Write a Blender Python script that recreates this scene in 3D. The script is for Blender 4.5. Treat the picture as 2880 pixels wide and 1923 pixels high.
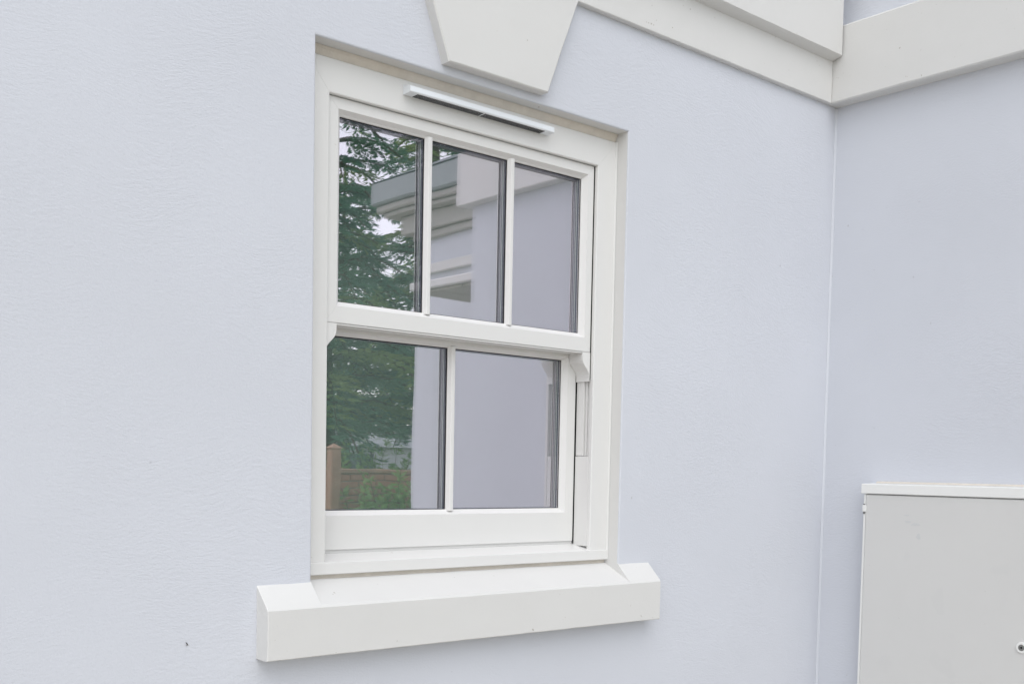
import bpy, math, random
from mathutils import Vector, Matrix
random.seed(7)
for o in list(bpy.data.objects): bpy.data.objects.remove(o)
sc = bpy.context.scene; COL = sc.collection

# ------------------------------------------------------------------ camera
cam = bpy.data.cameras.new('camera'); cob = bpy.data.objects.new('camera', cam); COL.objects.link(cob); sc.camera = cob
cam.sensor_fit = 'HORIZONTAL'; cam.sensor_width = 36; cam.lens = 38.741
cam.shift_x = 0.0; cam.shift_y = 0.1842; cam.clip_start = 0.05; cam.clip_end = 2000
r = Vector((0.75925568, -0.65050561, 0.01931994)); u = Vector((0.02182777, 0.05512453, 0.99824087)); f = Vector((0.65042629, 0.75749834, -0.0560527))
M = Matrix((r, u, -f)).transposed().to_4x4(); M.translation = Vector((-1.2778, -2.1846, -0.0456)); cob.matrix_world = M
sc.render.resolution_x = 1024; sc.render.resolution_y = 683

# ------------------------------------------------------------------ sky, sun, exposure
SUN_EL, SUN_AZ = 57.0, -31.0        # elevation; azimuth measured from the -y side towards +x
w = bpy.data.worlds.new('World'); sc.world = w; w.use_nodes = True
nt = w.node_tree; nt.nodes.clear()
sky = nt.nodes.new('ShaderNodeTexSky'); sky.sky_type = 'NISHITA'; sky.sun_disc = False
sky.sun_elevation = math.radians(SUN_EL); sky.sun_rotation = math.radians(180 - SUN_AZ)
sky.air_density = 1.0; sky.dust_density = 1.0; sky.ozone_density = 1.0; sky.altitude = 50
hs = nt.nodes.new('ShaderNodeHueSaturation'); hs.inputs['Saturation'].default_value = 0.22
bg = nt.nodes.new('ShaderNodeBackground'); bg.inputs['Strength'].default_value = 0.15
wo = nt.nodes.new('ShaderNodeOutputWorld')
nt.links.new(sky.outputs[0], hs.inputs['Color']); nt.links.new(hs.outputs[0], bg.inputs[0]); nt.links.new(bg.outputs[0], wo.inputs[0])
sl = bpy.data.lights.new('sun', 'SUN'); sl.energy = 0.5; sl.angle = math.radians(60); sl.color = (1, .98, .96)
so = bpy.data.objects.new('sun', sl); COL.objects.link(so)
sd = Vector((math.sin(math.radians(SUN_AZ)) * math.cos(math.radians(SUN_EL)), -math.cos(math.radians(SUN_AZ)) * math.cos(math.radians(SUN_EL)), math.sin(math.radians(SUN_EL))))
so.rotation_euler = sd.to_track_quat('Z', 'Y').to_euler(); so.location = sd * 20
vs = sc.view_settings; vs.view_transform = 'Standard'; vs.look = 'None'; vs.gamma = 1; vs.use_curve_mapping = False; vs.exposure = 0.75
sc.cycles.max_bounces = 8; sc.cycles.glossy_bounces = 4; sc.cycles.transparent_max_bounces = 20; sc.cycles.diffuse_bounces = 3

# ------------------------------------------------------------------ materials
def mat(name, col, rough=.6, spec=.3, var=0, vscale=3, bump=None, col2=None, cscale=4, metal=0):
    m = bpy.data.materials.new(name); m.use_nodes = True; t = m.node_tree; n = t.nodes; L = t.links
    b = n['Principled BSDF']; b.inputs['Base Color'].default_value = (*col, 1); b.inputs['Roughness'].default_value = rough
    b.inputs['Specular IOR Level'].default_value = spec; b.inputs['Metallic'].default_value = metal
    tc = n.new('ShaderNodeTexCoord')
    if var or col2:
        no = n.new('ShaderNodeTexNoise'); no.inputs['Scale'].default_value = vscale; no.inputs['Detail'].default_value = 6; no.inputs['Roughness'].default_value = .65
        L.new(tc.outputs['Object'], no.inputs['Vector'])
        rp = n.new('ShaderNodeValToRGB'); rp.color_ramp.elements[0].position = .3; rp.color_ramp.elements[1].position = .7
        c2 = col2 or tuple(min(1, c * (1 + var)) for c in col); c1 = col if col2 else tuple(c * (1 - var) for c in col)
        rp.color_ramp.elements[0].color = (*c1, 1); rp.color_ramp.elements[1].color = (*c2, 1)
        L.new(no.outputs['Fac'], rp.inputs[0]); L.new(rp.outputs[0], b.inputs['Base Color'])
    if bump:
        prev = None
        for (sca, stren, dist, stretch, dis) in bump:
            mp = n.new('ShaderNodeMapping'); mp.inputs['Scale'].default_value = stretch
            L.new(tc.outputs['Object'], mp.inputs['Vector'])
            no = n.new('ShaderNodeTexNoise'); no.inputs['Scale'].default_value = sca; no.inputs['Detail'].default_value = 5; no.inputs['Distortion'].default_value = dis
            L.new(mp.outputs[0], no.inputs['Vector'])
            bp = n.new('ShaderNodeBump'); bp.inputs['Strength'].default_value = stren; bp.inputs['Distance'].default_value = dist
            L.new(no.outputs['Fac'], bp.inputs['Height'])
            if prev: L.new(prev.outputs[0], bp.inputs['Normal'])
            prev = bp
        L.new(prev.outputs[0], b.inputs['Normal'])
    return m

def render_mat(name, col):
    """hand-floated masonry render: sweeping fine ridges that come and go over smoother patches"""
    m = bpy.data.materials.new(name); m.use_nodes = True; t = m.node_tree; n = t.nodes; L = t.links
    b = n['Principled BSDF']; b.inputs['Roughness'].default_value = .75; b.inputs['Specular IOR Level'].default_value = .2
    tc = n.new('ShaderNodeTexCoord')
    # colour: very faint clouding
    no = n.new('ShaderNodeTexNoise'); no.inputs['Scale'].default_value = 1.7; no.inputs['Detail'].default_value = 7
    L.new(tc.outputs['Object'], no.inputs['Vector'])
    rp = n.new('ShaderNodeValToRGB'); rp.color_ramp.elements[0].position = .25; rp.color_ramp.elements[1].position = .75
    rp.color_ramp.elements[0].color = (*[c * .965 for c in col], 1); rp.color_ramp.elements[1].color = (*[c * 1.025 for c in col], 1)
    L.new(no.outputs['Fac'], rp.inputs[0]); L.new(rp.outputs[0], b.inputs['Base Color'])
    # warp field so the float marks sweep in arcs
    wn = n.new('ShaderNodeTexNoise'); wn.inputs['Scale'].default_value = 3.2; wn.inputs['Detail'].default_value = 2
    L.new(tc.outputs['Object'], wn.inputs['Vector'])
    ws = n.new('ShaderNodeVectorMath'); ws.operation = 'SCALE'; ws.inputs['Scale'].default_value = .16
    L.new(wn.outputs['Color'], ws.inputs[0])
    va = n.new('ShaderNodeVectorMath'); va.operation = 'ADD'; L.new(tc.outputs['Object'], va.inputs[0]); L.new(ws.outputs[0], va.inputs[1])
    mp = n.new('ShaderNodeMapping'); mp.inputs['Scale'].default_value = (30, 30, 112); L.new(va.outputs[0], mp.inputs['Vector'])
    st = n.new('ShaderNodeTexNoise'); st.inputs['Scale'].default_value = 1.5; st.inputs['Detail'].default_value = 4; st.inputs['Roughness'].default_value = .6; st.inputs['Distortion'].default_value = .4
    L.new(mp.outputs[0], st.inputs['Vector'])
    gr = n.new('ShaderNodeTexNoise'); gr.inputs['Scale'].default_value = 190; gr.inputs['Detail'].default_value = 3
    L.new(tc.outputs['Object'], gr.inputs['Vector'])
    mk = n.new('ShaderNodeTexNoise'); mk.inputs['Scale'].default_value = 2.6; mk.inputs['Detail'].default_value = 3
    L.new(tc.outputs['Object'], mk.inputs['Vector'])
    mr = n.new('ShaderNodeMapRange'); mr.inputs['From Min'].default_value = .38; mr.inputs['From Max'].default_value = .62
    mr.inputs['To Min'].default_value = .15; mr.inputs['To Max'].default_value = 1; L.new(mk.outputs['Fac'], mr.inputs['Value'])
    mu = n.new('ShaderNodeMath'); mu.operation = 'MULTIPLY'; L.new(st.outputs['Fac'], mu.inputs[0]); L.new(mr.outputs[0], mu.inputs[1])
    m2 = n.new('ShaderNodeMath'); m2.operation = 'MULTIPLY_ADD'; m2.inputs[1].default_value = .35; L.new(gr.outputs['Fac'], m2.inputs[0]); L.new(mu.outputs[0], m2.inputs[2])
    bp = n.new('ShaderNodeBump'); bp.inputs['Strength'].default_value = .38; bp.inputs['Distance'].default_value = .003; L.new(m2.outputs[0], bp.inputs['Height'])
    # slow undulation of the hand-trowelled wall
    un = n.new('ShaderNodeTexNoise'); un.inputs['Scale'].default_value = 2.2; un.inputs['Detail'].default_value = 1; L.new(tc.outputs['Object'], un.inputs['Vector'])
    b2 = n.new('ShaderNodeBump'); b2.inputs['Strength'].default_value = .5; b2.inputs['Distance'].default_value = .006; L.new(un.outputs['Fac'], b2.inputs['Height'])
    L.new(b2.outputs[0], bp.inputs['Normal']); L.new(bp.outputs[0], b.inputs['Normal'])
    return m

def specks(m, scale, thr, col, amount):
    """sparse small marks over a material's base colour"""
    t = m.node_tree; n = t.nodes; L = t.links; b = n['Principled BSDF']; ci = b.inputs['Base Color']
    tc = n.new('ShaderNodeTexCoord'); no = n.new('ShaderNodeTexNoise'); no.inputs['Scale'].default_value = scale; no.inputs['Detail'].default_value = 2
    L.new(tc.outputs['Object'], no.inputs['Vector'])
    mr = n.new('ShaderNodeMapRange'); mr.inputs['From Min'].default_value = thr; mr.inputs['From Max'].default_value = thr + .05; mr.inputs['To Max'].default_value = amount
    L.new(no.outputs['Fac'], mr.inputs['Value'])
    mx = n.new('ShaderNodeMix'); mx.data_type = 'RGBA'; mx.inputs[7].default_value = (*col, 1)
    if ci.links: L.new(ci.links[0].from_socket, mx.inputs[6])
    else: mx.inputs[6].default_value = ci.default_value
    L.new(mr.outputs[0], mx.inputs[0]); L.new(mx.outputs[2], ci)

def glass_mat(name, r0):
    """one face of a pane: part mirror, part clear; reflectance rises towards grazing view"""
    m = bpy.data.materials.new(name); m.use_nodes = True; t = m.node_tree; n = t.nodes; L = t.links; n.clear()
    out = n.new('ShaderNodeOutputMaterial'); mx = n.new('ShaderNodeMixShader'); tr = n.new('ShaderNodeBsdfTransparent'); gl = n.new('ShaderNodeBsdfGlossy')
    tr.inputs[0].default_value = (.975, .99, .985, 1); gl.inputs[0].default_value = (1.0, .885, .975, 1); gl.inputs['Roughness'].default_value = 0
    lw = n.new('ShaderNodeLayerWeight'); lw.inputs[0].default_value = .5
    pw = n.new('ShaderNodeMath'); pw.operation = 'POWER'; pw.inputs[1].default_value = 5; L.new(lw.outputs['Facing'], pw.inputs[0])
    ma = n.new('ShaderNodeMath'); ma.operation = 'MULTIPLY_ADD'; ma.inputs[1].default_value = 1 - r0; ma.inputs[2].default_value = r0; L.new(pw.outputs[0], ma.inputs[0])
    tc = n.new('ShaderNodeTexCoord'); no = n.new('ShaderNodeTexNoise'); no.inputs['Scale'].default_value = 4; no.inputs['Detail'].default_value = 1
    L.new(tc.outputs['Object'], no.inputs['Vector'])
    bp = n.new('ShaderNodeBump'); bp.inputs['Strength'].default_value = .08; bp.inputs['Distance'].default_value = .004
    L.new(no.outputs['Fac'], bp.inputs['Height']); L.new(bp.outputs[0], gl.inputs['Normal'])
    L.new(ma.outputs[0], mx.inputs[0]); L.new(tr.outputs[0], mx.inputs[1]); L.new(gl.outputs[0], mx.inputs[2]); L.new(mx.outputs[0], out.inputs[0])
    return m

def leaf_mat(name, c1, c2):
    m = bpy.data.materials.new(name); m.use_nodes = True; t = m.node_tree; n = t.nodes; L = t.links; b = n['Principled BSDF']
    b.inputs['Roughness'].default_value = .55
    tc = n.new('ShaderNodeTexCoord'); no = n.new('ShaderNodeTexNoise'); no.inputs['Scale'].default_value = 1.6; no.inputs['Detail'].default_value = 8
    L.new(tc.outputs['Object'], no.inputs['Vector'])
    rp = n.new('ShaderNodeValToRGB'); rp.color_ramp.elements[0].position = .35; rp.color_ramp.elements[1].position = .68
    rp.color_ramp.elements[0].color = (*c1, 1); rp.color_ramp.elements[1].color = (*c2, 1)
    L.new(no.outputs['Fac'], rp.inputs[0]); L.new(rp.outputs[0], b.inputs['Base Color'])
    tl = n.new('ShaderNodeBsdfTranslucent'); L.new(rp.outputs[0], tl.inputs[0]); mx = n.new('ShaderNodeMixShader'); mx.inputs[0].default_value = .5
    L.new(b.outputs[0], mx.inputs[1]); L.new(tl.outputs[0], mx.inputs[2]); L.new(mx.outputs[0], n['Material Output'].inputs[0])
    return m

RENDER = render_mat('lavender_render', (.632, .650, .698))
TRIM = mat('cream_masonry_paint', (.688, .683, .666), .65, .25, var=.012, vscale=5, bump=[(160, .12, .002, (1, 1, 1), 0), (9, .25, .004, (1, 1, 1), 0)])
PVC = mat('white_window_plastic', (.745, .740, .722), .38, .4, var=.01, vscale=4)
PVCW = mat('bright_white_plastic', (.80, .83, .86), .35, .4)
MASTIC = mat('tan_sealant', (.68, .63, .56), .8, .15, var=.07, vscale=25, bump=[(90, .4, .003, (1, 1, 1), 0)])
GASKET = mat('black_gasket', (.012, .013, .015), .5, .3)
SPACER = mat('grey_spacer', (.10, .12, .15), .5, .3)
SPACERL = mat('pale_spacer_edge', (.55, .62, .58), .4, .4)
VOIDB = mat('brown_void', (.07, .06, .045), .9, .1)
DARKGAP = mat('dark_void', (.02, .02, .02), .9, .1)
GLASS = [glass_mat('clear_glass', .03), glass_mat('outer_glass', .10)]; GLASS2 = [GLASS[0], glass_mat('coated_glass', .66)]
ROOM = mat('room_wall', (.54, .68, .62), .8, .1, var=.05)
BOXP = mat('grey_box_plastic', (.65, .645, .63), .42, .35, var=.02, vscale=2.5, bump=[(220, .05, .001, (1, 1, 1), 0)])
SCUFF = mat('scuff_grey', (.605, .61, .605), .5, .3)
BOXW = mat('white_box_trim', (.82, .82, .80), .4, .35)
METAL = mat('worn_metal', (.25, .25, .24), .35, .5, metal=.8)
SHADESTONE = mat('shaded_cornice_stone', (.43, .415, .385), .8, .15, var=.06, vscale=4)  # wing cornice; tree shade is put into this darker colour
GUTTER = mat('painted_gutter', (.29, .32, .325), .5, .3, var=.06, vscale=4)
SLATE = mat('slate_grey', (.10, .125, .13), .5, .4, var=.15, vscale=4)
BOARD = mat('soffit_board', (.40, .375, .34), .7, .2, var=.12, vscale=8)
BRICK = mat('red_brick', (.42, .20, .13), .85, .15, col2=(.56, .33, .24), vscale=6, bump=[(60, .5, .004, (1, 1, 1), 0)])
MORTAR = mat('mortar', (.30, .27, .23), .9, .1, var=.1, vscale=8)
TIMBER = mat('orange_timber', (.42, .275, .19), .7, .2, var=.2, vscale=5, bump=[(12, .4, .004, (8, 8, 1), 0)])
BARK = mat('bark', (.10, .07, .05), .9, .1, var=.3, vscale=10, bump=[(14, .8, .02, (3, 3, 1), 0)])
FIR = leaf_mat('fir_needles', (.055, .16, .11), (.18, .36, .20))
FIRL = leaf_mat('fir_fresh_needles', (.17, .28, .08), (.40, .50, .18))
LEAF = leaf_mat('shrub_leaf', (.17, .32, .09), (.38, .53, .20))
GROUND = mat('pale_gravel', (.40, .37, .315), .9, .1, col2=(.52, .485, .42), vscale=14, bump=[(60, .8, .01, (1, 1, 1), 0)])
LAWN = mat('lawn', (.05, .09, .03), .9, .1, col2=(.08, .12, .04), vscale=6)
PALEBLUE = mat('pale_distant_wall', (.62, .63, .66), .7, .2)
INSECT = mat('insect_black', (.02, .018, .015), .4, .4)
WING = mat('insect_wing', (.18, .17, .15), .3, .4)

specks(TRIM, 70, .74, (.30, .26, .20), .6); specks(RENDER, 55, .755, (.42, .42, .44), .6); specks(BOXP, 9, .66, (.58, .58, .57), .15); specks(BOXP, 90, .76, (.35, .33, .3), .6); specks(PVC, 60, .77, (.45, .42, .36), .5)

# ------------------------------------------------------------------ mesh helpers
class MB:
    def __init__(s): s.v = []; s.f = []; s.m = []
    def add(s, vs, fs, mi=0):
        k = len(s.v); s.v += [tuple(p) for p in vs]; s.f += [tuple(i + k for i in q) for q in fs]; s.m += [mi] * len(fs); return s
    def box(s, x0, x1, y0, y1, z0, z1, c=0, mi=0):
        """box; c = chamfer on all edges"""
        if c <= 0:
            return s.add([(x, y, z) for x in (x0, x1) for y in (y0, y1) for z in (z0, z1)],
                         [(0, 1, 3, 2), (4, 6, 7, 5), (0, 4, 5, 1), (2, 3, 7, 6), (0, 2, 6, 4), (1, 5, 7, 3)], mi)
        X = (x0, x1); Y = (y0, y1); Z = (z0, z1); sg = (1, -1); vs = []; idx = {}
        for i in (0, 1):
            for j in (0, 1):
                for k in (0, 1):
                    for a in range(3):
                        p = [X[i] + sg[i] * c, Y[j] + sg[j] * c, Z[k] + sg[k] * c]
                        p[a] = (X[i], Y[j], Z[k])[a]; idx[i, j, k, a] = len(vs); vs.append(p)
        fs = []
        for i in (0, 1):
            fs.append([idx[i, 0, 0, 0], idx[i, 1, 0, 0], idx[i, 1, 1, 0], idx[i, 0, 1, 0]])
            fs.append([idx[0, i, 0, 1], idx[1, i, 0, 1], idx[1, i, 1, 1], idx[0, i, 1, 1]])
            fs.append([idx[0, 0, i, 2], idx[1, 0, i, 2], idx[1, 1, i, 2], idx[0, 1, i, 2]])
            for j in (0, 1):
                fs.append([idx[i, j, 0, 0], idx[i, j, 1, 0], idx[i, j, 1, 1], idx[i, j, 0, 1]])
                fs.append([idx[i, 0, j, 0], idx[i, 1, j, 0], idx[i, 1, j, 2], idx[i, 0, j, 2]])
                fs.append([idx[0, i, j, 1], idx[1, i, j, 1], idx[1, i, j, 2], idx[0, i, j, 2]])
                for k in (0, 1): fs.append([idx[i, j, k, 0], idx[i, j, k, 1], idx[i, j, k, 2]])
        return s.add(vs, fs, mi)
    def sheet(s, *a):
        s.box(*a); s.m[-4] = 1; return s
    def loft(s, rings, mi=0, caps=True):
        """rings: lists of equally many points; closed loops joined in order"""
        n = len(rings[0]); vs = [p for r_ in rings for p in r_]; fs = []
        for k in range(len(rings) - 1):
            for i in range(n): fs.append((k * n + i, k * n + (i + 1) % n, (k + 1) * n + (i + 1) % n, (k + 1) * n + i))
        if caps: fs += [tuple(range(n - 1, -1, -1)), tuple((len(rings) - 1) * n + i for i in range(n))]
        return s.add(vs, fs, mi)
    def build(s, name, mats, parent=None, smooth=False, recalc=True):
        me = bpy.data.meshes.new(name); me.from_pydata(s.v, [], s.f)
        mats = mats if isinstance(mats, (list, tuple)) else [mats]
        for m_ in mats: me.materials.append(m_)
        if len(mats) > 1: me.polygons.foreach_set('material_index', s.m)
        if recalc:
            import bmesh
            bm = bmesh.new(); bm.from_mesh(me); bmesh.ops.recalc_face_normals(bm, faces=bm.faces); bm.to_mesh(me); bm.free()
        if smooth:
            me.polygons.foreach_set('use_smooth', [True] * len(me.polygons))
        o = bpy.data.objects.new(name, me); COL.objects.link(o)
        if parent: o.parent = parent
        return o
def empty(name, loc=(0, 0, 0)):
    o = bpy.data.objects.new(name, None); COL.objects.link(o); o.location = loc; o.empty_display_size = .2; return o
def keep(o, parent):
    """parent while keeping world coordinates (parents are only translated)"""
    o.parent = parent; o.matrix_parent_inverse = Matrix.Translation(parent.location).inverted(); return o
def tag(o, label=None, cat=None, group=None, kind=None):
    for k, v_ in (('label', label), ('category', cat), ('group', group), ('kind', kind)):
        if v_: o[k] = v_
    return o
def part(name, mb, m, parent, smooth=False):
    o = mb.build(name, m, None, smooth); return keep2(o, parent)
def keep2(o, parent):
    o.parent = parent; root = parent; off = Vector((0, 0, 0))
    while root is not None: off += root.location; root = root.parent
    o.location = -off; return o

from mathutils import noise
def uneven(o, amp=.0011, freq=22, step=.03):
    """hand-run edges: cut the mesh finer and push it about by a millimetre or so"""
    import bmesh
    bm = bmesh.new(); bm.from_mesh(o.data)
    for _ in range(7):
        es = [e for e in bm.edges if e.calc_length() > step * 1.6]
        if not es or len(bm.verts) > 30000: break
        bmesh.ops.subdivide_edges(bm, edges=es, cuts=1, use_grid_fill=True)
    bmesh.ops.triangulate(bm, faces=[f_ for f_ in bm.faces if len(f_.verts) > 4])
    for v_ in bm.verts: v_.co += noise.noise_vector(v_.co * freq) * amp + noise.noise_vector(v_.co * freq * 4) * amp * .35
    for f_ in bm.faces: f_.smooth = True
    bm.to_mesh(o.data); bm.free(); o.data.set_sharp_from_angle(angle=math.radians(22))
    return o

# ------------------------------------------------------------------ ground
GZ = -1.6
g = MB().add([(-400, -400, GZ), (400, -400, GZ), (400, 400, GZ), (-400, 400, GZ)], [(0, 1, 2, 3)]).build('ground', GROUND, recalc=False); tag(g, kind='structure')
g = MB().add([(2.2, -60, GZ + .004), (60, -60, GZ + .004), (60, -5.2, GZ + .004), (2.2, -5.2, GZ + .004)], [(0, 1, 2, 3)]).build('lawn', LAWN, recalc=False); tag(g, kind='structure')

# ------------------------------------------------------------------ house shell
XR = 2.0054; BAY = -1.79; XW = 3.0; YW = -3.55; TOP = 2.35
OX0, OX1, OZ0, OZ1 = 0.0, 1.0, -0.345, 0.902
house = tag(empty('house', (1.0, 0, GZ)), 'pale lavender rendered house with cream painted stone trim', 'house')

import bmesh
def window_wall():
    xs = [-5.0, OX0, OX1, XR]; zs = [GZ, OZ0, OZ1, TOP]; D = .16
    bm = bmesh.new(); V = {}
    for i, x in enumerate(xs):
        for k, z in enumerate(zs): V[i, k] = bm.verts.new((x, 0, z))
    for i in range(3):
        for k in range(3):
            if (i, k) != (1, 1): bm.faces.new([V[i, k], V[i + 1, k], V[i + 1, k + 1], V[i, k + 1]])
    hole = [V[1, 1], V[2, 1], V[2, 2], V[1, 2]]; back = [bm.verts.new((v.co.x, D, v.co.z)) for v in hole]
    he = []
    for i in range(4):
        j = (i + 1) % 4; bm.faces.new([hole[i], hole[j], back[j], back[i]])
    bm.edges.ensure_lookup_table()
    sel = [e for e in bm.edges if e.verts[0] in hole and e.verts[1] in hole]
    bmesh.ops.bevel(bm, geom=sel, offset=.004, segments=3, affect='EDGES', profile=.5)
    bmesh.ops.recalc_face_normals(bm, faces=bm.faces)
    for fc in bm.faces:
        c_ = fc.calc_center_median()
        if c_.y > .02: fc.material_index = 1
    me = bpy.data.meshes.new('wall'); bm.to_mesh(me); bm.free(); me.materials.append(RENDER); me.materials.append(TRIM)
    # make sure the front faces the camera (-y)
    o = bpy.data.objects.new('wall', me); COL.objects.link(o); return o
wall = keep2(window_wall(), house); wall['label'] = 'lavender rendered wall around the sash window'
m_ = MB()
m_.add([(XR, .0, GZ), (XR, BAY, GZ), (XR, BAY, TOP), (XR, 0, TOP)], [(0, 1, 2, 3)])
m_.add([(XR, BAY, GZ), (XW, BAY, GZ), (XW, BAY, TOP), (XR, BAY, TOP)], [(0, 1, 2, 3)])
part('return_wall', m_, RENDER, house)
m_ = MB().box(XW, 7.0, YW, BAY - .002, GZ, 1.62)
part('wing_wall', m_, RENDER, house)
# roof slab and end wall; the gap over the room is added to brighten it
m_ = MB().box(-5, -.2, .002, 3.75, TOP, TOP + .1); m_.box(-.2, 2.3, .002, 1.0, TOP, TOP + .1); m_.box(2.3, 7, .002, 3.75, TOP, TOP + .1); m_.box(XR + .002, 7, BAY + .002, 0, TOP, TOP + .1); m_.box(-5.1, -5, .002, 3.75, GZ, TOP)
part('roof', m_, SLATE, house)
# thin plaster arris where the two walls meet
m_ = MB().loft([[(XR - .007, -.0004, z), (XR - .004, -.0022, z), (XR - .0022, -.004, z), (XR - .0004, -.007, z), (XR, 0, z)] for z in (GZ, -1, 0, 1.187)])
part('corner_fillet', m_, RENDER, house)

# room behind the window
m_ = MB(); x0, x1, y0, y1, z0, z1 = -1.0, 2.2, .165, 3.6, -1.45, 1.75
m_.add([(x0, y0, z0), (x1, y0, z0), (x1, y1, z0), (x0, y1, z0), (x0, y0, z1), (x1, y0, z1), (x1, y1, z1), (x0, y1, z1)],
       [(0, 1, 2, 3), (1, 5, 6, 2), (3, 7, 4, 0)])
m_.box(x0, x1, y0, 1.3, z1 + .001, z1 + .05); m_.box(x0, .1, 1.3, y1, z1 + .001, z1 + .05); m_.box(1.9, x1, 1.3, y1, z1 + .001, z1 + .05)   # ceiling round an added opening, put in to brighten the room
m_.box(-1.0, -.8, y1, y1 + .1, z0, z1); m_.box(2.1, 2.2, y1, y1 + .1, z0, z1); m_.box(-.8, 2.1, y1, y1 + .1, 1.15, z1)  # back wall round a large opening, added to let more daylight in
a0, a1, b0, b1 = .05, .94, -.29, .82
m_.add([(x0, y0, z0), (x1, y0, z0), (x1, y0, z1), (x0, y0, z1), (a0, y0, b0), (a1, y0, b0), (a1, y0, b1), (a0, y0, b1)],
       [(0, 1, 5, 4), (1, 2, 6, 5), (2, 3, 7, 6), (3, 0, 4, 7)])
part('room_lining', m_, ROOM, house)

# keystone
def prism_xz(poly_front, y0, y1, c=.003):
    """polygon in x,z extruded from y0 (front) to y1, with a small front chamfer"""
    cx = sum(p[0] for p in poly_front) / len(poly_front); cz = sum(p[1] for p in poly_front) / len(poly_front)
    ins = [(cx + (x - cx) * (1 - c / .18), cz + (z - cz) * (1 - c / .14)) for x, z in poly_front]
    return MB().loft([[(x, y1, z) for x, z in poly_front], [(x, y0 + c, z) for x, z in poly_front], [(x, y0, z) for x, z in ins]])
kx0, kx1, kz = .346, .667, .9235
ks = prism_xz([(kx0, kz), (kx1, kz), (kx1 + .392 * (1.186 - kz), 1.186), (kx0 - .386 * (1.186 - kz), 1.186)], -.030, .02)
uneven(part('keystone', ks, TRIM, house))['label'] = 'cream wedge-shaped keystone above the window'

# cornice on the window wall: lower band, overhanging upper fascia
m_ = MB().box(-1.5, XR - .056, -.018, .02, 1.1885, 1.34, .002)
uneven(part('cornice_band', m_, TRIM, house), .0009)
def ext_x(prof, xa, xb): return MB().loft([[(xa, y, z) for y, z in prof], [(xb, y, z) for y, z in prof]])
m_ = ext_x([(.02, 1.323), (-.018, 1.323), (-.050, 1.330), (-.056, 1.334), (-.056, 1.62), (-.09, 1.64), (-.09, 1.75), (.02, 1.75)], -1.5, XR - .063)
uneven(part('cornice_fascia', m_, TRIM, house), .0009)
# band on the return wall, wrapping the bay corner
q = .055
m_ = MB().loft([[(XR + .02, y_, 1.1885), (XR - q + .004, y_, 1.1885), (XR - q, y_, 1.1925), (XR - q, y_, 1.430), (XR - q + .006, y_, 1.436), (XR + .02, y_, 1.442)] for y_ in (.0, BAY - q)])
m_.loft([[(x_, BAY + .02, 1.1885), (x_, BAY - q + .004, 1.1885), (x_, BAY - q, 1.1925), (x_, BAY - q, 1.430), (x_, BAY - q + .006, 1.436), (x_, BAY + .02, 1.442)] for x_ in (XR + .021, XW - .002)])
uneven(part('return_band', m_, TRIM, house), .0012)['label'] = 'plain cream band on the return wall'

# stooled window sill: sloping ears outside the opening, shallower weathering inside it
SL, SR = -.1373, 1.1266; SY = -.0505
def sill():
    mb = MB()
    ear = [(.004, -.3075), (0, -.311), (-.046, -.3565), (SY, -.363), (SY, -.4705), (SY + .002, -.4724), (.004, -.4724)]
    mid = [(.20, -.308), (.05, -.3115), (-.046, -.3572), (SY, -.363), (SY, -.4705), (SY + .002, -.4724), (.20, -.4724)]
    mb.loft([[(SL + .002, y * .98, z - .001 if i < 4 else z) for i, (y, z) in enumerate(ear)]] + [[(x, y, z) for y, z in ear] for x in (SL + .004, -.03, 0.0)])
    mb.loft([[(x, y, z) for y, z in mid] for x in (0.0, .33, .66, 1.0)])
    mb.loft([[(x, y, z) for y, z in ear] for x in (1.0, 1.05, SR)])
    return mb
uneven(part('window_sill', sill(), TRIM, house), .0009)['label'] = 'projecting cream stone sill below the window'

# ------------------------------------------------------------------ wing seen in the glass: gutter, cornice, string course, canopy
m_ = MB().box(2.80, 7.2, YW - .34, BAY - .3, 1.66, 1.81, .012)
part('gutter', m_, GUTTER, house)
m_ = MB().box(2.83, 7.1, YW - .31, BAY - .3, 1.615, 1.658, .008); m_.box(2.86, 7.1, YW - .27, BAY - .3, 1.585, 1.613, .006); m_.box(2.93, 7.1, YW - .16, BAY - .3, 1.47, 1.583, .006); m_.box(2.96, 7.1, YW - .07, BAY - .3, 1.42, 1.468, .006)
part('eaves_cornice', m_, SHADESTONE, house)
m_ = MB().box(2.965, 7.05, YW - .035, BAY - .3, 1.20, 1.26, .005); part('string_course', m_, TRIM, house)
m_ = MB().add([(2.80, YW - .34, 1.812), (7.2, YW - .34, 1.812), (7.2, BAY, 1.812), (2.80, BAY, 1.812), (4.2, -2.9, 2.5), (7.2, -2.9, 2.5)], [(0, 1, 5, 4), (3, 2, 5, 4), (0, 4, 3), (1, 2, 5), (0, 3, 2, 1)])
part('wing_roof', m_, SLATE, house)
can = part('canopy', MB().box(2.52, XW - .002, -3.03, BAY - .25, .985, 1.03, .006), TRIM, house)
for k in range(4):
    ya = -3.0 + k * .225
    part('soffit_plank', MB().box(2.55, XW - .004, ya, ya + .215, .968, .9845, .003), BOARD, can)

part('frieze_board', MB().box(2.986, XW - .003, -3.0, BAY - .26, .80, .966, .003), BOARD, house)

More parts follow.
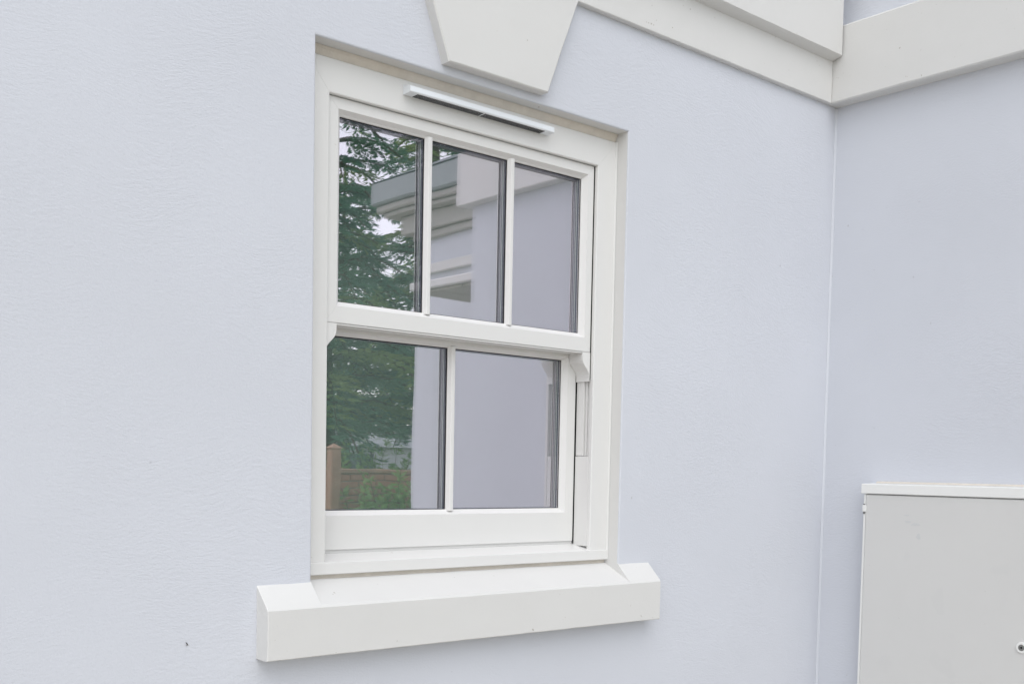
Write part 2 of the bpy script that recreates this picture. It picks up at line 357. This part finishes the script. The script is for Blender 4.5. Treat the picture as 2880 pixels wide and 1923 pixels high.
# ------------------------------------------------------------------ sash window
win = tag(empty('sash_window', (.5, .05, -.30)), 'white three-over-two sliding sash window set in the lavender wall', 'window')
F, S, L_ = .046, .058, .113
def frame4(mb, x0, x1, z0, z1, ux, uz_t, uz_b, ys, sides='LRTB', gap=.0002):
    """picture frame: ux/uz = inset of each profile point on vertical / top / bottom members, ys = their depth; mitred ends"""
    n = len(ys)
    def ring_corner(cx, cz, dx, dz):
        return [(cx, cz)]
    uxl, uxr = ux if isinstance(ux[0], (list, tuple)) else (ux, ux)
    BL = [(x0 + uxl[i], ys[i], z0 + uz_b[i]) for i in range(n)]; BR = [(x1 - uxr[i], ys[i], z0 + uz_b[i]) for i in range(n)]
    TL = [(x0 + uxl[i], ys[i], z1 - uz_t[i]) for i in range(n)]; TR = [(x1 - uxr[i], ys[i], z1 - uz_t[i]) for i in range(n)]
    sh = lambda R_, dx, dz: [(p[0] + dx, p[1], p[2] + dz) for p in R_]
    if 'L' in sides: mb.loft([sh(BL, 0, gap), sh(TL, 0, -gap)])
    if 'R' in sides: mb.loft([sh(BR, 0, gap), sh(TR, 0, -gap)])
    if 'T' in sides: mb.loft([sh(TL, gap, 0), sh(TR, -gap, 0)])
    if 'B' in sides: mb.loft([sh(BL, gap, 0), sh(BR, -gap, 0)])
    return mb
def prof(w, bev, yf, yg, yb, rnd=.003, edge_in=True):
    """profile across one member from its outer edge: back, rounded outer front edge, flat, moulded bevel to the glass, back"""
    us = [0, 0, rnd * .3, rnd]; ys = [yb, yf + rnd, yf + rnd * .3, yf]
    if bev > 0:
        us += [w - bev, w - bev * .94, w - bev * .35, w - bev * .08, w, w]
        ys += [yf, yf + (yg - yf) * .06, yf + (yg - yf) * .62, yf + (yg - yf) * .75, yg - .001, yb]
    else:
        us += [w - rnd, w - rnd * .3, w, w]; ys += [yf, yf + rnd * .3, yf + rnd, yb]
    return us, ys

# outer frame: jambs and head
FI_L, FI_R, FI_T = .0645, .929, .8035
FOX0, FOX1, FOZ1 = -.002, 1.002, .8815
CILLT = -.2715
uL, ysF = prof(FI_L - FOX0, 0, F, 0, .0575); uR, _ = prof(FOX1 - FI_R, 0, F, 0, .0575); uT, _ = prof(FOZ1 - FI_T, 0, F, 0, .0575)
mb = MB(); frame4(mb, FOX0, FOX1, CILLT, FOZ1, (uL, uR), uT, [0] * len(uL), ysF, 'LRT')
fr = part('outer_frame', mb, PVC, win)
# parting bead and inner linings of the sash tracks
mb = MB()
mb.box(FI_R + .013, FOX1, .0577, .150, CILLT, FOZ1); mb.box(FOX0, FI_L - .012, .0577, .150, CILLT, FOZ1); mb.box(FI_L - .0118, FI_R + .0128, .0577, .150, FI_T + .010, FOZ1)
part('track_back', mb, PVC, win)
mb = MB()
for (xa, ya, yb_) in ((FI_R + .0005, .0835, .0985), (FI_R + .001, .0992, .1125)): mb.box(xa, FI_R + .0129, ya, yb_, -.004, .21, .0006)
mb.box(FI_R + .009, FI_R + .0129, .0605, .0735, -.004, .21, .0006); mb.box(FI_R + .0065, FI_R + .0129, .0745, .082, -.004, .21, .0006)
part('track_rib', mb, PVC, win)
part('jamb_infill', MB().box(FI_R - .0005, FI_R + .0129, .0586, L_ - .0005, -.262, -.0055, .0012), PVC, win)['label'] = 'flat cover piece low on the right jamb'
# cill
mb = ext_x([(.150, -.250), (L_, -.2590), (.045, -.2717), (.0425, -.2735), (.0425, -.2990), (.0445, -.3008), (.150, -.3008)], .0005, .9995)
part('cill', mb, PVC, win)
# tan sealant bed: above the head, under the cill, thin bead down the right side
mb = ext_x([(.150, .9015), (.040, .9015), (.0442, .895), (.0505, .8818), (.150, .8818)], .001, .999); part('sealant_strip', mb, MASTIC, win)
mb = ext_x([(.150, -.3012), (.0560, -.3012), (.0560, -.306), (.0545, -.3200), (.150, -.3200)], .001, .999); part('sealant_strip', mb, MASTIC, win)
mb = MB().loft([[(.9992, .0405, z), (.9992, .0458, z), (.9958, .0458, z)] for z in (-.298, .880)]); part('sealant_strip', mb, PVC, win)

def pane_unit(parent, x0, x1, z0, z1, yg):
    """sealed double-glazed unit: two sheets, spacer, gasket"""
    p = part('pane', MB().sheet(x0 - .003, x1 + .003, yg, yg + .004, z0 - .003, z1 + .003), GLASS, parent)
    part('pane', MB().sheet(x0 - .003, x1 + .003, yg + .014, yg + .018, z0 - .003, z1 + .003), GLASS2, parent)['label'] = 'inner sheet of the double glazing'
    # spacer ring and its pale edge line
    mb = MB(); a = .0015; ya, yb_ = yg + .0042, yg + .0138
    for (xa, xb, za, zb) in ((x0 - .003, x0 + a, z0 - .003, z1 + .003), (x1 - a, x1 + .003, z0 - .003, z1 + .003), (x0 + a, x1 - a, z0 - .003, z0 + a), (x0 + a, x1 - a, z1 - a, z1 + .003)):
        mb.box(xa, xb, ya, yb_, za, zb)
    part('spacer', mb, SPACER, parent)
    mb = MB()
    for (xa, xb, za, zb) in ((x0, x0 + a + .0006, z0, z1), (x1 - a - .0006, x1, z0, z1)):
        mb.box(xa, xb, yg + .0098, yg + .0118, za, zb)
    part('spacer_edge', mb, SPACERL, parent)
    mb = MB(); t = .0018; yq = yg - .0016
    for (xa, xb, za, zb) in ((x0 - .001, x0 + t * .6, z0, z1), (x1 - t, x1 + .001, z0, z1), (x0 + t, x1 - t, z0 - .001, z0 + t * .5), (x0 + t, x1 - t, z1 - t, z1 + .001)):
        mb.box(xa, xb, yq, yg - .0001, za, zb)
    part('gasket', mb, GASKET, parent)

def glazing_bar(parent, xc, z0, z1, yf, yg, base=.022, front=.008):
    b_, f_ = base / 2, front / 2
    ring = lambda z: [(xc - b_, yg - .0018, z), (xc - b_, yg - .005, z), (xc - b_ * .86, yg - .0062, z), (xc - f_ - .002, yf + .0015, z), (xc - f_, yf, z), (xc + f_, yf, z), (xc + f_ + .002, yf + .0015, z), (xc + b_ * .86, yg - .0062, z), (xc + b_, yg - .005, z), (xc + b_, yg - .0018, z)]
    part('glazing_bar', MB().loft([ring(z0), ring(z1)]), PVC, parent)
    # matching bar on the room side and between the sheets
    part('inner_bar', MB().box(xc - b_, xc + b_, yg + .0182, yg + .034, z0, z1, .003), PVC, parent)

# ---- upper sash
G = .0765
ux0, ux1, uz0, uz1 = .0655, .9262, .2865, .8030
gx0, gx1, gz0, gz1 = .1075, .8905, .3385, .7642
bev = .0125
pL, ysS = prof(gx0 - ux0, bev, S, G, .1125, .002); pR, _ = prof(ux1 - gx1, bev, S, G, .1125, .002)
pT, _ = prof(uz1 - gz1, bev, S, G, .1125, .002); pB, _ = prof(gz0 - uz0, bev, S, G, .1125, .002)
mb = MB(); frame4(mb, ux0, ux1, uz0, uz1, (pL, pR), pT, pB, ysS)
us_ = part('upper_sash', mb, PVC, win); us_['label'] = 'outer top sash with three panes'
for (a, b_) in ((gx0, .3515), (.3735, .6200), (.6420, gx1)): pane_unit(us_, a, b_, gz0, gz1, G)
for xc in (.3625, .6310): glazing_bar(us_, xc, gz0 - .004, gz1 + .004, S + .004, G)
# lip below the meeting rail
part('meeting_rail_lip', MB().box(ux0 + .030, ux1 - .031, S + .0004, .1125, .2822, .2853, .0008), PVC, us_)
# run-through horns
def horn(mirror):
    pts = [(.8960, .2858), (.8960, .272), (.8972, .2625), (.9010, .2545), (.9075, .2470), (.9145, .2400), (.9205, .2325), (.9243, .2245), (.9255, .2150), (.9256, .2062), (.9275, .2050)]
    out = [(ux1, .2050), (ux1, .2858)]
    # the stile section below the rail: ogee on the glass side
    poly = pts[:-1] + out
    if mirror:
        cx = (ux0 + ux1); poly = [(cx - x, z) for x, z in poly][::-1]
    return MB().loft([[(x, S, z) for x, z in poly], [(x, .1120, z) for x, z in poly]])
part('horn', horn(False), PVC, us_); part('horn', horn(True), PVC, us_)

# ---- lower sash
LG = L_ + .018
lx0, lx1, lz0, lz1 = .057, .9258, -.2500, .3290
hx0, hx1, hz0, hz1 = .1075, .8805, -.1545, .2655
qL, ysL = prof(hx0 - lx0, .0125, L_, LG, .160, .002); qR, _ = prof(lx1 - hx1, .0125, L_, LG, .160, .002)
qT, _ = prof(lz1 - hz1, .0085, L_, LG, .160, .002); qB, _ = prof(hz0 - lz0, .0125, L_, LG, .160, .002)
mb = MB(); frame4(mb, lx0, lx1, lz0, lz1, (qL, qR), qT, qB, ysL)
ls = part('lower_sash', mb, PVC, win); ls['label'] = 'set-back bottom sash with two panes'
for (a, b_) in ((hx0, .4745), (.4975, hx1)): pane_unit(ls, a, b_, hz0, hz1, LG)
glazing_bar(ls, .486, hz0 - .004, hz1 + .004, L_ + .003, LG, .023, .009)
# weather strip under the bottom rail
part('weather_strip', MB().box(.068, .926, L_ + .004, .150, -.2578, -.2504), BOXP, ls)
# dark gap lines between sashes and frame
part('brush_seal', MB().box(FI_R + .0, FI_R + .0115, .064, .069, .212, FI_T), GASKET, win)
part('brush_seal', MB().box(.9262, .9408, L_ + .003, L_ + .010, -.250, .2835), GASKET, win)

# ---- trickle vent
vx0, vx1 = .266, .7325
vp = [(F - .0005, .8445), (F - .0005, .8672), (.036, .8640), (.020, .8606), (.0165, .8598), (.0160, .8478), (.0172, .8462), (.020, .8452)]
vent = part('trickle_vent', MB().loft([[(x, y, z) for y, z in vp] for x in (vx0 + .0125, vx1 - .0125)]), PVCW, win); vent['label'] = 'long white trickle vent with slotted underside'
cp = [(y + (.0 if i < 2 else -.0006), z + (.0005 if i in (1, 2, 3) else -.0005)) for i, (y, z) in enumerate(vp)]
for xa, xb in ((vx0, vx0 + .0124), (vx1 - .0124, vx1)):
    part('end_cap', MB().loft([[(x, y, z) for y, z in cp] for x in (xa, xb)]), PVCW, vent)
zb = lambda y: .8445 + (.0452 - y) * (.0007 / .025)
mb = MB(); n = 43
for half in (0, 1):
    xs_ = vx0 + .026 + half * .2085
    for k in range(n):
        x = xs_ + k * (.205 / n); w_ = .0029; sk = -.0
        mb.add([(x, .0205, .8447), (x + w_, .0205, .8447), (x + w_ + sk, .0438, .8440), (x + sk, .0438, .8440), (x, .0205, .8470), (x + w_, .0205, .8470), (x + w_ + sk, .0438, .8470), (x + sk, .0438, .8470)],
               [(0, 1, 2, 3), (4, 7, 6, 5), (0, 4, 5, 1), (1, 5, 6, 2), (2, 6, 7, 3), (3, 7, 4, 0)])
tag(part('grille_slots', mb, DARKGAP, vent), kind='stuff')

# ------------------------------------------------------------------ meter box on the return wall
XB = XR - .06
mbx = tag(empty('meter_box', (XR, -.47, -1.05)), 'pale grey plastic utility meter box fixed to the return wall', 'meter box')
Y0, Y1, ZB = -.1935, -.775, -1.05
part('body', MB().box(XB + .012, XR + .01, Y1 + .002, Y0 - .002, ZB, -.086, .003), BOXW, mbx)
part('top_cap', MB().loft([[(x, y, z) for x, z in ((XR + .01, -.069), (XB - .004, -.0715), (XB - .006, -.0735), (XB - .006, -.1020), (XB - .004, -.1035), (XB + .004, -.1035), (XB + .004, -.090), (XR + .01, -.085))] for y in (Y1 - .004, Y0 + .0045)]), BOXW, mbx)
part('side_rail', MB().box(XB + .001, XB + .0118, Y0 - .010, Y0 - .0005, ZB + .002, -.1045, .002), BOXW, mbx)
part('side_rail', MB().box(XB + .001, XB + .0118, Y1 + .0005, Y1 + .010, ZB + .002, -.1045, .002), BOXW, mbx)
door = part('door', MB().box(XB - .002, XB + .0112, Y1 + .0115, Y0 - .0115, ZB + .01, -.1068, .0022), BOXP, mbx)
for yc, zc, ry, rz in ((-.351, -.1685, .009, .0025), (-.355, -.189, .011, .004), (-.382, -.196, .015, .0045), (-.394, -.233, .007, .010)):
    part('scuff_mark', MB().add([(XB - .0022, yc + ry * math.cos(a) * (1 + .25 * math.sin(3 * a + yc * 90)), zc + rz * math.sin(a)) for a in [k_ * math.pi / 6 for k_ in range(12)]], [tuple(range(12))]), SCUFF, door)
for zc in (-.152, -.95):
    hg = part('hinge', MB().box(XB - .003, XB + .006, Y0 - .0135, Y0 + .0012, zc - .011, zc + .011, .0015), BOXW, mbx)
    part('hinge_pin', MB().box(XB - .0012, XB + .004, Y0 - .0075, Y0 - .001, zc - .018, zc - .0112), METAL, hg)
    part('hinge_pin', MB().box(XB - .0012, XB + .004, Y0 - .0075, Y0 - .001, zc + .0112, zc + .015), METAL, hg)
def disc_x(xf, xb, yc, zc, rad, n=28, ch=.0015):
    ring = lambda x, rr: [(x, yc + rr * math.cos(2 * math.pi * i / n), zc + rr * math.sin(2 * math.pi * i / n)) for i in range(n)]
    return MB().loft([ring(xb, rad), ring(xf + ch, rad), ring(xf, rad - ch)])
lk = part('lock', disc_x(XB - .0065, XB - .0018, -.7325, -.538, .0165), BOXW, mbx)
part('lock_cup', disc_x(XB - .0072, XB - .0066, -.7325, -.538, .0095), METAL, lk)
t_ = MB()
for k in range(3):
    a = math.radians(90 + 120 * k); t_.add([(XB - .0078, -.7325 + .0055 * math.cos(a + b_), -.538 + .0055 * math.sin(a + b_)) for b_ in (-.5, .5)] + [(XB - .0078, -.7325, -.538)], [(0, 1, 2)])
part('lock_key', disc_x(XB - .0088, XB - .0073, -.7325, -.538, .005, 3), DARKGAP, lk)
part('sealant_bead', MB().loft([[(XR - .0005, y, -.0688), (XR - .009, y, -.0692), (XR - .0005, y, -.0630)] for y in (Y1, Y0 - .012)]), MASTIC, mbx)

# small fly on the render, paint chip beside the window
fly = tag(empty('fly', (-.2967, -.001, -.4248)), 'tiny dark fly on the wall left of the sill', 'fly')
mb = MB(); ring = lambda t, rr: [(.0034 * t * .8 + rr * .3 * math.cos(a), -.0016 + rr * math.sin(a), -.0034 * t + rr * math.cos(a)) for a in [2 * math.pi * i / 10 for i in range(10)]]
mb.loft([ring(t, rr) for t, rr in ((-1, .0004), (-.8, .0009), (-.5, .0008), (-.2, .0013), (.2, .0013), (.6, .0009), (1, .0003))]); o = mb.build('body', INSECT, fly, True)
for s_ in (-1, 1):
    o = MB().loft([[(0, -.0026, 0), (s_ * .0008, -.0027, -.0006), (s_ * .0022, -.0024, -.0034), (s_ * .0010, -.0024, -.0042)], [(0, -.0028, 0), (s_ * .0008, -.0029, -.0006), (s_ * .0022, -.0026, -.0034), (s_ * .0010, -.0026, -.0042)]]).build('wing', WING, fly)
part('paint_chip', MB().add([(1.0494, -.0004, -.118), (1.0504, -.0004, -.1205), (1.0500, -.0004, -.1265), (1.0490, -.0004, -.123)], [(0, 1, 2, 3)]), MORTAR, house)

# ------------------------------------------------------------------ garden behind the camera, seen in the glass
gw = tag(empty('garden_wall', (5.9, -7.6, GZ)), 'low red brick garden wall below the conifers', 'wall')
WX0, WX1, WY, WZ = 4.55, 7.7, -7.6, -.13
part('mortar_core', MB().box(WX0, WX1, WY - .10, WY + .098, GZ, WZ), MORTAR, gw)
part('coping', MB().box(WX0 - .02, WX1 + .02, WY - .13, WY + .13, WZ + .001, WZ + .05, .01), TIMBER, gw)
bme = None
nc = int((WZ - GZ) / .075); nb = int((WX1 - WX0) / .225)
for c in range(nc):
    for k in range(nb):
        xa = WX0 + k * .225 + (.11 if c % 2 else 0) + .005
        if xa + .215 > WX1: continue
        if bme is None:
            o = MB().box(0, .215, 0, .1, 0, .065, .004).build('brick', BRICK); bme = o.data
        else:
            o = bpy.data.objects.new('brick', bme); COL.objects.link(o)
        o.parent = gw; o.location = Vector((xa, WY + .008 + random.uniform(-.002, .003), WZ - .072 - c * .075)) - gw.location
post = tag(MB().box(-.055, .055, -.055, .055, 0, 1.72, .008).add([(-.07, -.07, 1.721), (.07, -.07, 1.721), (.07, .07, 1.721), (-.07, .07, 1.721), (0, 0, 1.77)], [(0, 3, 2, 1), (0, 1, 4), (1, 2, 4), (2, 3, 4), (3, 0, 4)]).build('gate_post', TIMBER), 'orange stained timber gate post at the end of the brick wall', 'post')
post.location = (4.66, -7.25, GZ)

def ngon_tube(mb, pts, rads, n=8):
    rings = []
    for i, (p, rr) in enumerate(zip(pts, rads)):
        d_ = (pts[min(i + 1, len(pts) - 1)] - pts[max(i - 1, 0)]).normalized()
        a = d_.orthogonal().normalized(); b_ = d_.cross(a)
        rings.append([p + (a * math.cos(2 * math.pi * k / n) + b_ * math.sin(2 * math.pi * k / n)) * rr for k in range(n)])
    # keep neighbouring rings from twisting: orthogonal() is stable enough for gentle curves
    mb.loft(rings)
def conifer(loc, H, Rb, label, seed, dens=2.0, start=.24):
    rnd = random.Random(seed); root = tag(empty('conifer_tree', loc), label, 'tree', 'conifers beyond the brick wall')
    tb = MB(); pts = [Vector((0.05 * math.sin(t * 5), .04 * math.cos(t * 4), t * H)) for t in [i / 8 for i in range(9)]]
    ngon_tube(tb, pts, [.17 * (1 - t / 8 * .92) for t in range(9)]); tb.build('trunk', BARK, root, True)
    fo = MB(); lb = MB(); V = fo.v; Fc = fo.f; Mi = fo.m
    z = H * start; lev = 0
    while z < H * .97:
        t = z / H; Rr = Rb * (1 - t) ** .75 * (.75 + .35 * rnd.random()); nb_ = 7 if t < .6 else 5
        for k in range(nb_):
            a = 2 * math.pi * (k + rnd.random() * .8) / nb_ + lev; Lb = Rr * rnd.uniform(.6, 1.15)
            dirv = Vector((math.cos(a), math.sin(a), 0)); N = max(4, int(Lb / .11)); drop = rnd.uniform(.15, .55) * Lb
            bp = [Vector((0, 0, z)) + dirv * (Lb * s) + Vector((0, 0, .18 * Lb * math.sin(s * 2.2) - drop * s * s)) for s in [i / N for i in range(N + 1)]]
            ngon_tube(lb, bp[::max(1, N // 4)] + [bp[-1]], [.028 * (1 - i / (len(bp[::max(1, N // 4)]) + .5)) + .003 for i in range(len(bp[::max(1, N // 4)]) + 1)], 4)
            side = Vector((-dirv.y, dirv.x, 0)); mi = 1 if rnd.random() < .34 else 0
            for i in range(1, N + 1):
                s = i / N
                if s < .18: continue
                for sg_ in (-1, 1):
                    tl = (.45 * Lb * (1 - s) * .55 + .16) * rnd.uniform(.6, 1.2)
                    td = (side * sg_ * .8 + dirv * .65 + Vector((0, 0, rnd.uniform(-.45, .1)))).normalized()
                    M_ = max(2, int(tl / .055 * dens))
                    for j in range(M_):
                        p = bp[i] + td * (tl * (j + .5) / M_) + Vector((0, 0, -.12 * tl * ((j + 1) / M_) ** 2))
                        ln = rnd.uniform(.07, .15); wd = rnd.uniform(.010, .021)
                        for h in (-1, 1):
                            nd = (td * .8 + td.cross(Vector((0, 0, 1))) * h * .9 + Vector((rnd.uniform(-.3, .3), rnd.uniform(-.3, .3), rnd.uniform(-.5, .2)))).normalized()
                            up = Vector((rnd.uniform(-1, 1), rnd.uniform(-1, 1), 1)); sdv = nd.cross(up).normalized() * wd
                            b0 = len(V); V.extend((tuple(p), tuple(p + nd * ln * .5 + sdv), tuple(p + nd * ln), tuple(p + nd * ln * .5 - sdv))); Fc.append((b0, b0 + 1, b0 + 2, b0 + 3)); Mi.append(mi)
        z += H * .034 + .06 * rnd.random(); lev += 1.3
    fo.build('crown', [FIR, FIRL], root, recalc=False); tag(lb.build('branches', BARK, root, True), kind='stuff')
    return root
conifer((5.9, -9.6, GZ), 8.2, 2.3, 'tall dark conifer nearest the gate post', 1)
conifer((8.0, -10.2, GZ), 9.0, 2.4, 'tall conifer behind the right end of the brick wall', 2)
conifer((6.9, -13.2, GZ), 10.5, 2.6, 'tallest conifer standing behind the other trees', 3, .8)
conifer((4.1, -11.4, GZ), 8.6, 2.4, 'conifer left of the gate post', 4, .8)
conifer((10.6, -13.0, GZ), 9.5, 2.6, 'conifer farthest right, beyond the house wing', 5, .7)

conifer((8.6, -16.0, GZ), 7.5, 3.2, 'broad low conifer in the back row of trees', 6, 1.2, .33)
conifer((11.4, -18.0, GZ), 8.0, 3.3, 'broad conifer at the far end of the back row', 7, 1.1, .33)

def shrub(loc, H, R_, label, seed):
    rnd = random.Random(seed); root = tag(empty('shrub', loc), label, 'shrub', 'shrubs along the brick wall')
    st = MB(); fo = MB()
    for k in range(26):
        a = rnd.uniform(0, 6.28); lean = rnd.uniform(.05, .5); h = H * rnd.uniform(.6, 1.05)
        pts = [Vector((0, 0, 0)) + Vector((math.cos(a), math.sin(a), 0)) * (R_ * lean * 1.6 * s * s) + Vector((math.cos(a), math.sin(a), 0)) * .05 + Vector((0, 0, h * s)) for s in (0, .3, .6, .85, 1)]
        ngon_tube(st, pts, [.006, .005, .004, .003, .002], 4)
        for i in range(46):
            s = rnd.uniform(.15, 1); q0 = min(3, int(s * 4)); p = pts[q0].lerp(pts[q0 + 1], s * 4 - q0)
            d_ = Vector((rnd.uniform(-1, 1), rnd.uniform(-1, 1), rnd.uniform(-.2, .9))).normalized(); ln = rnd.uniform(.06, .13); sd_ = d_.cross(Vector((rnd.uniform(-1, 1), rnd.uniform(-1, 1), 1))).normalized() * ln * .2
            b0 = len(fo.v); fo.v.extend((tuple(p), tuple(p + d_ * ln * .5 + sd_), tuple(p + d_ * ln), tuple(p + d_ * ln * .5 - sd_))); fo.f.append((b0, b0 + 1, b0 + 2, b0 + 3)); fo.m.append(0)
    fo.build('foliage', LEAF, root, recalc=False); st.build('stems', BARK, root)
for i, (x, y, h, r_, lb_) in enumerate(((4.90, -6.9, 1.30, .4, 'short leafy shrub next to the gate post'), (5.25, -7.05, 1.48, .5, 'second leafy shrub from the gate post'), (5.65, -6.95, 1.42, .5, 'third leafy shrub from the gate post'), (6.05, -7.1, 1.5, .5, 'fourth leafy shrub from the gate post'), (6.6, -7.1, 1.4, .5, 'leafy shrub at the far end of the brick wall'),
        (5.2, -8.3, 1.74, .6, 'shrub behind the brick wall near the gate post'), (6.1, -8.4, 1.76, .6, 'shrub behind the middle of the brick wall'), (5.65, -8.6, 1.78, .6, 'shrub between two others behind the brick wall'), (7.0, -8.4, 1.72, .6, 'shrub behind the far end of the brick wall'))):
    shrub((x, y, GZ), h, r_, lb_, 20 + i)

# low pale outbuilding far behind the trees
gar = tag(empty('outbuilding', (15, -26, GZ)), 'low white outbuilding with grey roof glimpsed beneath the conifers', 'building')
part('wall', MB().box(9, 24, -29, -25, GZ, .5), PALEBLUE, gar)
part('roof', MB().loft([[(x, -29.3, .51), (x, -24.7, .51), (x, -27, 1.25)] for x in (8.8, 24.2)]), GUTTER, gar)
for k in range(4):
    wn_ = part('window', MB().box(10.2 + k * 2.7, 11.4 + k * 2.7, -25.0, -24.96, -.5, .3), SLATE, gar)
